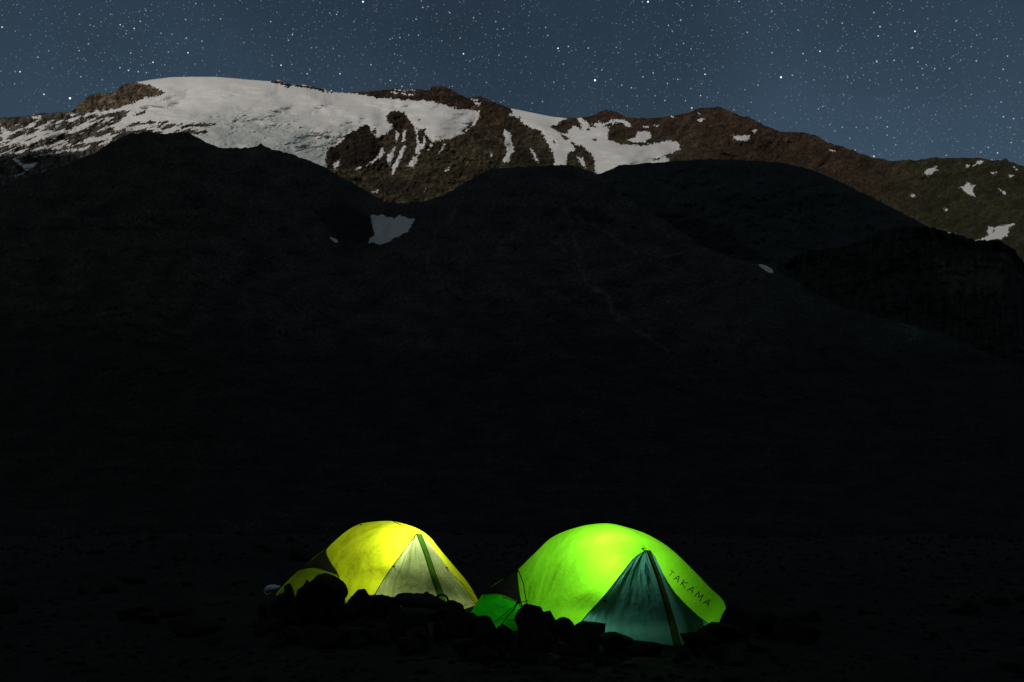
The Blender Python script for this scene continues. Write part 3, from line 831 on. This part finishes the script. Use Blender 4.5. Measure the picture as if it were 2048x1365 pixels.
def ribbon(name, pts, w0, w1, m, parent, off=0.008, n=40):
    c = resample(pts, n)
    t = np.gradient(c, axis=0); t /= np.linalg.norm(t, axis=1)[:, None]
    view = c - np.array((0, 0, CAM_Z)); view /= np.linalg.norm(view, axis=1)[:, None]
    side = np.cross(t, view); side /= np.linalg.norm(side, axis=1)[:, None]
    wd = np.linspace(w0, w1, n)[:, None] / 2
    fwd = np.array((0.0, -1.0, 0.25)); fwd /= np.linalg.norm(fwd)
    rows = []
    for s, o in ((-1, 0), (-0.8, 1), (0, 1.5), (0.8, 1), (1, 0)):
        rows.append(c + side * wd * s + fwd * (off * o + 0.004))
    for s, o in ((0.9, -0.5), (-0.9, -0.5), (-1, 0)):
        rows.append(c + side * wd * s + fwd * (off * o + 0.004))
    S = np.stack(rows)
    return mesh_obj(name, S, grid_faces(*S.shape[:2]), m, parent)


def lantern(loc, power, col, r, parent_name):
    l = bpy.data.lights.new('lantern_light', 'POINT'); l.energy = power; l.color = col; l.shadow_soft_size = r
    o = bpy.data.objects.new('lantern_light', l); COL.objects.link(o); o.location = loc
    return o


# ------------------------------------------------------------------ green tent (right)
YR = 12.9
tr = empty('tent', W(1230, 1262, 12.6)); tr.location.z = 0
tag(tr, 'lime green glowing dome tent with slate door and black lettering', 'tent', 'glowing dome tents')
sil = [(936, 1236, 13.5), (960, 1196, 13.3), (985, 1172, 13.1), (1034, 1141, 12.9), (1070, 1106, 12.9), (1107, 1073, 12.9), (1160, 1053.5, 12.9), (1215, 1047.5, 12.9), (1264, 1058, 12.9),
       (1300, 1072, 12.9), (1340, 1097, 12.9), (1384, 1138, 12.95), (1418, 1174, 13.0), (1448, 1205, 13.1), (1456, 1243, 13.1)]
S3 = [W(*p) for p in sil]
Apt, Tpt = S3[3], S3[8]
Dpt = W(1292, 1101, 12.25)
seamL = [Apt, W(1037, 1175, 12.6), W(1043, 1207, 12.4), G(1056, 1262)]
doorL = [Dpt, W(1268, 1117, 12.22), W(1243, 1148, 12.2), W(1210, 1190, 12.18), W(1172, 1232, 12.15), G(1148, 1264)]
doorR = [Dpt, W(1308, 1112, 12.25), W(1322, 1145, 12.25), W(1342, 1182, 12.3), W(1372, 1214, 12.4), W(1410, 1243, 12.6), G(1424, 1254)]
panel('fly_panel', S3[3:9], [G(1056, 1262), G(1148, 1264)], seamL, [Tpt, W(1277, 1078, 12.55), Dpt] + doorL[1:], M_GRN, tr, 110, 90, 0.07, 0.008, 3, (0.55, -0.85), 4.5)
panel('side_panel', [Tpt, W(1264, 1057, 12.88)], [G(1424, 1254), G(1456, 1247)], [Tpt, W(1277, 1078, 12.55)] + doorR, S3[8:14] + [G(1456, 1247)], M_GRN, tr, 50, 90, 0.03, 0.003, 5, (1, 0.2), 5)
backL = [G(940, 1236), G(980, 1215), G(1200, 1208), G(1400, 1215), G(1458, 1240)]
panel('rear_panel', S3, backL, [S3[0], G(938, 1236)], [S3[-1], G(1458, 1241)], M_GRN, tr, 80, 40, 0.0, 0.003, 9)
FR = G(1347, 1292)
zipl = [Dpt, W(1310, 1150, 11.9), W(1325, 1200, 11.6), W(1338, 1250, 11.3), FR]
panel('door_panel', [Dpt, Dpt + Vector((0.002, 0, 0))], [G(1148, 1264), G(1240, 1281), FR], doorL, zipl, M_GRN_DOOR, tr, 60, 70, 0.03, 0.010, 12, (0.4, 1), 5)
zipr = [p + Vector((a_, -0.004, 0)) for p, a_ in zip(zipl, (0.045, 0.055, 0.065, 0.075, 0.085))]
door_ = panel('door_panel', [zipr[0], doorR[0] + Vector((0.05, 0, 0))], [zipr[-1], G(1395, 1276), G(1424, 1254)], zipr, [doorR[0] + Vector((0.05, 0, 0))] + doorR[1:], M_GRN_DOOR, tr, 50, 70, 0.02, 0.008, 15, (0.4, 1), 5)
panel('zip_cover', [zipl[0], zipr[0]], [zipl[-1], zipr[-1]], [p + Vector((0, -0.012, 0)) for p in zipl], [p + Vector((0, -0.012, 0)) for p in zipr], M_GRN_FLAP, tr, 10, 50, 0.012, 0.001, 17).parent = door_
# foot end: dark vent and green foot panel
f1, f2, f3 = W(975, 1181, 13.0), W(1003, 1187, 12.9), W(1040, 1204, 12.42)
panel('vent', [W(972, 1181, 13.1), Apt], [W(962, 1190, 13.0), W(1002, 1189, 12.85), W(1041, 1206, 12.41)], [W(972, 1181, 13.1), W(962, 1190, 13.0)], seamL[:3], M_MESH, tr, 30, 20, -0.02, 0.003, 21)
panel('foot_panel', [W(967, 1189, 12.95), W(985, 1189.5, 12.9), W(1001, 1190, 12.84), W(1006, 1196, 12.8), W(1022, 1199, 12.6), W(1040, 1205, 12.4)], [G(930, 1240), G(985, 1262), G(1056, 1263)], [W(967, 1189, 12.95), G(930, 1240)], [W(1040, 1206, 12.4), G(1056, 1263)], M_GRN_FOOT, tr, 60, 30, 0.0, 0.003, 24)
iw = [None, W(1222, 1216, 12.3), W(1240, 1172, 12.28), W(1280, 1142, 12.26), W(1325, 1166, 12.3), W(1362, 1216, 12.4)]
panel('shade_wall', iw[1:6], [G(1215, 1258), G(1280, 1259), G(1372, 1257)], [iw[1], G(1215, 1258)], [iw[5], G(1372, 1257)], M_SHADE_WALL, tr, 50, 20, 0.0, 0.004, 61)  # unseen wall added inside, shaped to shade the lower slate door
cord('seam', seamL, 0.006, M_SEAM, tr)
cord('seam', [W(1036, 1140, 12.88), W(1046, 1166, 12.5), W(1052, 1200, 12.3), W(1057, 1222, 12.2)], 0.006, M_CORD, tr)
cord('seam', [p + Vector((0, -0.01, 0)) for p in doorL], 0.006, M_SEAM, tr, 40)
cord('pole', S3[3:7], 0.008, M_SEAM, tr, 30); cord('pole', S3[9:13], 0.008, M_SEAM, tr, 30)
for pp_ in (zipl, zipr):
    cord('zip', [p + Vector((0, -0.02, 0)) for p in pp_], 0.004, M_CORD, tr, 40).parent = door_
cord('seam', [p + Vector((0, -0.01, 0)) for p in doorR], 0.005, M_SEAM, tr, 40)
toggle(W(1209, 1201, 12.05), tr); toggle(W(1286, 1098, 12.2), tr, 0.014); toggle(W(1036, 1143, 12.85), tr, 0.014)
knot = W(1036, 1206, 12.3)
toggle(knot, tr, 0.022)
for p in [G(972, 1262), G(990, 1270), G(1008, 1256)]:
    cord('guy_line', [knot, p + Vector((0, 0, 0.02))], 0.005, M_CORD, tr, 6)
cord('guy_line', [knot, W(1056, 1202, 12.2)], 0.005, M_CORD, tr, 6)
cord('guy_line', [W(1448, 1208, 13.1), W(1500, 1235, 12.9), G(1545, 1256)], 0.003, M_CORD, tr, 8)
bpy.context.view_layer.update()
# lettering printed on the side panel, following the cloth
sp = [o for o in tr.children if o.name.startswith('side_panel')][0]
bv = BVHTree.FromObject(sp, bpy.context.evaluated_depsgraph_get())
LET = {'T': [[(0, 1), (0.9, 1)], [(0.45, 1), (0.45, 0)]], 'A': [[(0, 0), (0.45, 1), (0.9, 0)], [(0.2, 0.38), (0.72, 0.38)]],
       'K': [[(0.05, 0), (0.05, 1)], [(0.85, 1), (0.08, 0.45), (0.9, 0)]], 'M': [[(0, 0), (0.12, 1), (0.52, 0.25), (0.92, 1), (1.04, 0)]]}
lv, lf = [], []
org = Vector((1335, 1149)); ax = Vector((0.775, 0.632)); up = Vector((0.62, -0.78))
cur = 0.0
for ch, sz in zip('TAKAMA', (10.5, 12, 12.5, 13, 13.5, 13.5)):
    lv, lf = [], []
    for stroke in LET[ch]:
        pts = []
        for (a0, b0), (a1, b1) in zip(stroke[:-1], stroke[1:]):
            for k in range(8): pts.append((a0 + (a1 - a0) * k / 8, b0 + (b1 - b0) * k / 8))
        pts.append(stroke[-1])
        for i in range(len(pts) - 1):
            p = Vector(pts[i]); q = Vector(pts[i + 1]); d = (q - p).normalized(); sd = Vector((-d.y, d.x)) * 0.066
            quad = []
            for c in (p - sd - d * .03, q - sd + d * .03, q + sd + d * .03, p + sd - d * .03):
                pix = org + ax * (cur + c.x * sz) + up * (c.y * sz)
                o0 = Vector((0, 0, CAM_Z)); dr = (W(pix.x, pix.y, 12) - o0).normalized()
                hit = bv.ray_cast(o0 - tr.location, dr)
                if hit[0] is None: break
                quad.append(hit[0] + tr.location - dr * 0.004)
            if len(quad) == 4:
                lf.append(tuple(range(len(lv), len(lv) + 4))); lv += quad
    cur += sz * (1.45 if ch != 'M' else 1.62)
    lo_ = mesh_obj('letter', [tuple(p) for p in lv], lf, M_INK, tr, smooth=False); lo_.parent = sp
lantern(W(1215, 1128, 12.6), 24, (0.92, 1.0, 0.82), 0.13, 'green')

# ------------------------------------------------------------------ yellow tent (left)
tl = empty('tent', W(790, 1215, 15.0)); tl.location.z = 0
tag(tl, 'smaller looking yellow glowing dome tent with grey door panels', 'tent', 'glowing dome tents')
sil = [(552, 1188, 16.5), (572, 1166, 16.2), (598, 1141, 15.9), (630, 1114, 15.7), (662, 1089, 15.5), (694, 1062, 15.5), (722, 1048, 15.5), (758, 1043, 15.5), (786, 1043, 15.5), (812, 1049, 15.5),
       (838, 1059, 15.5), (858, 1073, 15.5), (878, 1097, 15.5), (906, 1130, 15.5), (938, 1169, 15.6), (956, 1202, 15.6)]
L3 = [W(*p) for p in sil]
A2, T2 = L3[4], L3[8]
D2 = W(833, 1068, 14.9)
seam2 = [A2, W(652, 1104, 15.3), W(662, 1128, 15.1), W(676, 1150, 14.95), G(694, 1217)]
dl = [D2, W(812, 1096, 14.88), W(786, 1132, 14.85), W(762, 1168, 14.82), G(735, 1217)]
dr_ = [D2, W(846, 1072, 14.95), W(862, 1092, 15.0), W(893, 1134, 15.0), W(925, 1174, 15.05), W(950, 1206, 15.2), G(956, 1210)]
panel('fly_panel', L3[4:9], [G(694, 1217), G(735, 1217)], seam2, [T2, W(808, 1055, 15.2), D2] + dl[1:], M_YEL, tl, 110, 90, 0.05, 0.008, 33, (1.0, -0.22), 6)
panel('side_panel', [T2, W(788, 1043.4, 15.49)], [G(955, 1210), G(958, 1209)], [T2, W(808, 1055, 15.2)] + dr_, L3[8:] + [G(958, 1208)], M_YEL, tl, 40, 90, 0.02, 0.002, 35)
panel('rear_panel', L3, [G(555, 1190), G(600, 1180), G(780, 1180), G(900, 1185), G(958, 1205)], [L3[0], G(553, 1191)], [L3[-1], G(958, 1206)], M_YEL, tl, 80, 40, 0.0, 0.003, 39)
F2 = G(884, 1226)
zip2 = [D2, W(848, 1108, 14.7), W(861, 1150, 14.55), W(875, 1192, 14.3), F2]
panel('door_panel', [D2, D2 + Vector((0.002, 0, 0))], [G(735, 1217), G(810, 1226), F2], dl, zip2, M_YEL_DOOR, tl, 60, 70, 0.03, 0.010, 42, (0.4, 1), 5)
zir2 = [p + Vector((a_, -0.004, 0)) for p, a_ in zip(zip2, (0.07, 0.075, 0.085, 0.095, 0.10))]
door_ = panel('door_panel', [zir2[0], D2 + Vector((0.075, 0, 0))], [zir2[-1], G(925, 1220), G(956, 1211)], zir2, [D2 + Vector((0.075, 0, 0))] + dr_[1:], M_YEL_DOOR, tl, 50, 70, 0.02, 0.008, 45, (0.4, 1), 5)
panel('zip_cover', [zip2[0], zir2[0]], [zip2[-1], zir2[-1]], [p + Vector((0, -0.012, 0)) for p in zip2], [p + Vector((0, -0.012, 0)) for p in zir2], M_YEL_FLAP, tl, 10, 50, 0.012, 0.001, 47).parent = door_
panel('vent', [W(597, 1141, 15.85), A2], [W(600, 1141, 15.7), W(630, 1137, 15.4), W(676, 1151, 14.96)], [W(597, 1141, 15.85), W(600, 1141, 15.7)], seam2[:4], M_MESH, tl, 30, 20, -0.02, 0.002, 51)
panel('foot_panel', [W(597, 1142, 15.8), W(630, 1137, 15.38), W(676, 1152, 14.95)], [G(548, 1196), G(600, 1210), G(694, 1218)], [W(597, 1142, 15.8), W(575, 1166, 15.9), G(548, 1196)], [W(676, 1152, 14.95), G(694, 1218)], M_YEL_FOOT, tl, 40, 30, 0.02, 0.005, 54)
cord('seam', seam2, 0.007, M_SEAM, tl); cord('seam', [T2, W(808, 1054, 15.2), D2], 0.006, M_SEAM, tl)
for pp_ in (zip2, zir2):
    cord('zip', [p + Vector((0, -0.02, 0)) for p in pp_], 0.004, M_CORD, tl, 40).parent = door_
cord('seam', [p + Vector((0, -0.01, 0)) for p in dl], 0.006, M_SEAM, tl, 40); cord('seam', [p + Vector((0, -0.01, 0)) for p in dr_], 0.007, M_SEAM, tl, 40)
toggle(W(787, 1133, 14.75), tl); toggle(W(893, 1136, 14.9), tl, 0.016); toggle(W(722, 1050, 15.45), tl, 0.014)
cord('guy_line', [W(920, 1163, 15.0), W(950, 1200, 15.0), G(962, 1212)], 0.004, M_CORD, tl, 8)
cord('guy_line', [W(955, 1200, 15.5), W(935, 1207, 15.0), G(920, 1222)], 0.004, M_CORD, tl, 8)
cord('guy_line', [W(900, 1145, 15.0), W(945, 1185, 14.8), G(990, 1222)], 0.003, M_CORD, tl, 8)
lantern(W(820, 1096, 15.15), 27, (1.0, 0.96, 0.84), 0.09, 'yellow')

# ------------------------------------------------------------------ rocks of the windbreak, each its own object
G1 = 'rocks piled round the tents'
RX = [
    (640, 1146, 118, 13.2, 'large humped black rock hiding the left foot of the yellow tent'),
    (582, 1166, 26, 13.6, 'small pointed rock standing between the yellow foot flap and the humped boulder'),
    (604, 1172, 34, 13.4, 'small rock wedged against the left side of the humped boulder'),
    (616, 1160, 44, 13.35, 'sharp rock on the left shoulder of the humped boulder'),
    (560, 1186, 50, 13.6, 'flat dark rock at the far left end of the wall, beside the pale blue sack'),
    (690, 1206, 70, 12.9, 'low rock right of the foot of the humped boulder'),
    (796, 1204, 84, 12.68, 'low rock behind the left end of the backpack'),
    (800, 1209, 40, 12.35, 'small stone against the left end of the backpack'),
    (722, 1176, 66, 13.0, 'rounded rock in front of the lower edge of the yellow fly'),
    (770, 1188, 70, 12.6, 'low rock below the left corner of the grey door'),
    (905, 1200, 66, 12.4, 'rock in front of the right side of the grey door'),
    (935, 1222, 56, 12.2, 'rock at the gap between the two tents'),
    (974, 1232, 52, 11.6, 'egg shaped rock standing in front of the green foot panel'),
    (1065, 1207, 72, 11.5, 'tall block shaped rock in front of the seam of the green tent'),
    (1100, 1222, 44, 11.6, 'rock leaning on the right of the tall block'),
    (1012, 1248, 50, 11.4, 'low rock between the egg shaped rock and the tall block'),
    (1128, 1235, 60, 11.5, 'broad flat rock under the front of the green fly'),
    (1176, 1243, 70, 11.3, 'wide low rock at the left corner of the slate door'),
    (1237, 1262, 80, 11.0, 'low rock in front of the left half of the slate door'),
    (1292, 1281, 60, 10.8, 'small rock at the foot of the slate door'),
    (1400, 1262, 80, 11.0, 'low rock right of the foot of the olive zip cover'),
    (1477, 1206, 90, 12.3, 'big rounded rock biting into the right corner of the green tent'),
    (1440, 1243, 90, 11.8, 'flat rock below the right corner of the green tent'),
    (1530, 1215, 70, 12.4, 'dark rock outside the right end of the green tent'),
    (1590, 1232, 90, 12.0, 'broad rock lying furthest right in the wall'),
]
for i, (px, py, wd, Y, lab) in enumerate(RX):
    rock_at(px, py, wd, Y, lab, G1, seed=100 + i)
rs = random.Random(5)


def zone_of(px):
    for lim, txt in [(600, 'below the left foot of the yellow tent'), (740, 'below the humped boulder'), (830, 'left of the backpack'), (920, 'below the backpack'),
                     (1010, 'below the gap between the tents'), (1100, 'below the tall block shaped rock'), (1190, 'below the green fly'), (1350, 'below the slate door'), (3000, 'below the right corner of the green tent')]:
        if px < lim:
            return 'dark stone in the low heap ' + txt, 'stones heaped ' + txt
fill = []
for i in range(86):                              # lower stones heaped at the foot of the wall, nearer the camera
    px = rs.uniform(520, 1180) if i < 62 else rs.uniform(1180, 1640)
    t = rs.random()
    base = np.interp(px, [520, 640, 900, 1000, 1180, 1300, 1450, 1640], [1205, 1190, 1212, 1255, 1262, 1296, 1262, 1262])
    py = base + t * 70
    Y = float(np.interp(px, [520, 900, 1000, 1180, 1300, 1640], [13.2, 12.2, 11.2, 11.0, 10.7, 11.6])) - t * 1.7
    rock_at(px, py, 18 + 50 * rs.random() ** 1.6, Y, *zone_of(px), seed=300 + i)
for i in range(46):                              # scattered blocks left and right of the camp
    x = rs.uniform(-9, -3.2) if i < 34 else rs.uniform(3.6, 8); y = rs.uniform(13, 24) if i < 30 else rs.uniform(9.5, 15)
    s = 0.08 + 0.26 * rs.random() ** 2
    zn = ('left of the yellow tent, far up the slope' if y > 19 else 'left of the yellow tent, near it' if x > -5.5 else 'at the left edge of the camp') if i < 34 else ('far right beyond the green tent' if x > 5.8 else 'just right of the green tent')
    v, f = rock_shape(500 + i)
    o = mesh_obj('rock', v * np.array((s, s * rs.uniform(0.6, 1), s * rs.uniform(0.4, 0.75))), f, MAT_STONE)
    o.location = (x, y, float(ground_z(x, y)) + s * 0.22); o.rotation_euler = (rs.uniform(-.2, .2), rs.uniform(-.2, .2), rs.uniform(0, 6))
    tag(o, 'dark loose rock lying ' + zn, 'rock', 'loose rocks lying ' + zn)

# fine gravel and small stones: nobody could count them
nr_ = np.random.RandomState(11)
v1, f1_ = ICO[1]
AV, AF, off = [], [], 0
for i in range(5200):
    y = 6 + 40 * nr_.rand() ** 1.7; x = nr_.uniform(-1, 1) * (y * 0.62 + 1)
    if (abs(x - 1.3) < 1.8 and abs(y - 12.9) < 1.2) or (abs(x + 2) < 1.8 and abs(y - 15.7) < 1.2): continue
    s = 0.012 + 0.05 * nr_.rand() ** 3 + 0.0012 * y
    d = nr_.normal(size=(3, 3)); qv = v1 * (1 + 0.28 * nr_.normal(size=(len(v1), 1))) * np.array((1, nr_.uniform(.6, 1), nr_.uniform(.4, .8))) * s
    a = nr_.uniform(0, 6.28); ca, sa = math.cos(a), math.sin(a)
    qv = qv @ np.array([[ca, sa, 0], [-sa, ca, 0], [0, 0, 1]])
    AV.append(qv + np.array((x, y, 0))); AF.append(f1_ + off); off += len(v1)
AV = np.concatenate(AV); AF = np.concatenate(AF)
cz = AV.reshape(-1, len(v1), 3)[:, :, :2].mean(1)
AV = AV.reshape(-1, len(v1), 3); AV[:, :, 2] += ground_z(cz[:, 0], cz[:, 1])[:, None]
tag(mesh_obj('gravel', AV.reshape(-1, 3), AF, MAT_STONE, smooth=False), 'small loose stones strewn over the ground', 'gravel', kind='stuff')

# ------------------------------------------------------------------ gear lying on the wall
M_PACK = plain_material('black_pack_cloth', (0.018, 0.018, 0.02), 0.8)
M_SACK = plain_material('pale_blue_sack_cloth', (0.66, 0.80, 0.88), 0.6, 12)


def blob(path, radii, flat, seed, n=28, sides=20, wob=0.12):
    c = resample(path, n); r = np.interp(np.linspace(0, 1, n), np.linspace(0, 1, len(radii)), radii)
    t = np.gradient(c, axis=0); t /= np.linalg.norm(t, axis=1)[:, None]
    a = np.cross(t, (0, 0, 1)); a /= np.linalg.norm(a, axis=1)[:, None]; b = np.cross(a, t)
    th = np.linspace(0, 2 * math.pi, sides, endpoint=False)
    S = c[:, None] + r[:, None, None] * (np.cos(th)[None, :, None] * a[:, None] + np.sin(th)[None, :, None] * b[:, None] * flat)
    nn = fbm(S[..., 0] * 9 + seed, S[..., 1] * 9, S[..., 2] * 9, 4)
    S = c[:, None] + (S - c[:, None]) * (1 + wob * 2 * nn)[..., None]
    V_ = S.reshape(-1, 3); F_ = []
    for i in range(n - 1):
        for k in range(sides): F_.append((i * sides + k, i * sides + (k + 1) % sides, (i + 1) * sides + (k + 1) % sides, (i + 1) * sides + k))
    F_.append(tuple(range(sides))[::-1]); F_.append(tuple((n - 1) * sides + k for k in range(sides)))
    return V_, F_


pk = empty('backpack', W(835, 1240, 12.5)); 
tag(pk, 'black backpack with a raised strap lying on the rocks in front of the grey door', 'backpack')
v, f = blob([W(782, 1206, 12.6), W(800, 1200, 12.55), W(840, 1204, 12.5), W(878, 1208, 12.5), W(892, 1212, 12.5)], [0.03, 0.09, 0.115, 0.11, 0.04], 0.85, 3)
mesh_obj('body', v, f, M_PACK, pk)
cord('strap', [W(786, 1200, 12.5), W(800, 1190, 12.5), W(822, 1189, 12.48), W(836, 1193, 12.48)], 0.018, M_PACK, pk)
cord('strap', [W(870, 1196, 12.48), W(882, 1190, 12.48), W(893, 1194, 12.48), W(897, 1206, 12.48)], 0.014, M_PACK, pk)
v, f = blob([W(846, 1194, 12.45), W(853, 1187, 12.45), W(860, 1194, 12.45)], [0.02, 0.022, 0.02], 1, 8, 12, 10)
mesh_obj('buckle', v, f, M_PACK, pk)
v, f = blob([W(800, 1224, 12.45), W(835, 1232, 12.4), W(880, 1230, 12.4)], [0.07, 0.13, 0.08], 0.8, 5)
mesh_obj('pocket', v, f, M_PACK, pk)
sk = empty('stuff_sack', W(544, 1184, 13.4))
tag(sk, 'small pale blue cloth sack beside the left foot of the yellow tent', 'sack')
v, f = blob([W(529, 1184, 13.4), W(536, 1178, 13.4), W(548, 1177, 13.4), W(560, 1174, 13.4)], [0.015, 0.06, 0.055, 0.02], 0.8, 6)
mesh_obj('body', v, f, M_SACK, sk)
cord('drawstring', [W(529, 1184, 13.33), W(534, 1189, 13.33), W(541, 1186, 13.33)], 0.005, M_SACK, sk)

# bags added inside the porches, between lantern and door, to cast shadows on the cloth
for (px, py, Y, r, lab, sd) in [(768, 1172, 15.22, 0.19, 'dark gear bag added to shadow the lower left of the grey tent door', 21),
                                (1262, 1238, 12.05, 0.14, 'dark gear bag added inside the green tent to shadow the low slate door', 22)]:
    c = W(px, py, Y)
    gb = empty('shadow_bag', (c.x, c.y, 0.03)); tag(gb, lab, 'bag')
    v, f = blob([Vector((c.x - 0.26, c.y, r)), Vector((c.x, c.y - 0.03, r)), Vector((c.x + 0.24, c.y + 0.05, r * 0.8))], [0.05, r, r, r * 0.8, 0.05], 0.95, sd)
    mesh_obj('body', v, f, M_PACK, gb)
    cord('strap', [Vector((c.x - 0.16, c.y, 1.8 * r)), Vector((c.x, c.y - 0.02, 2 * r + 0.08)), Vector((c.x + 0.14, c.y, 1.8 * r))], 0.012, M_PACK, gb)
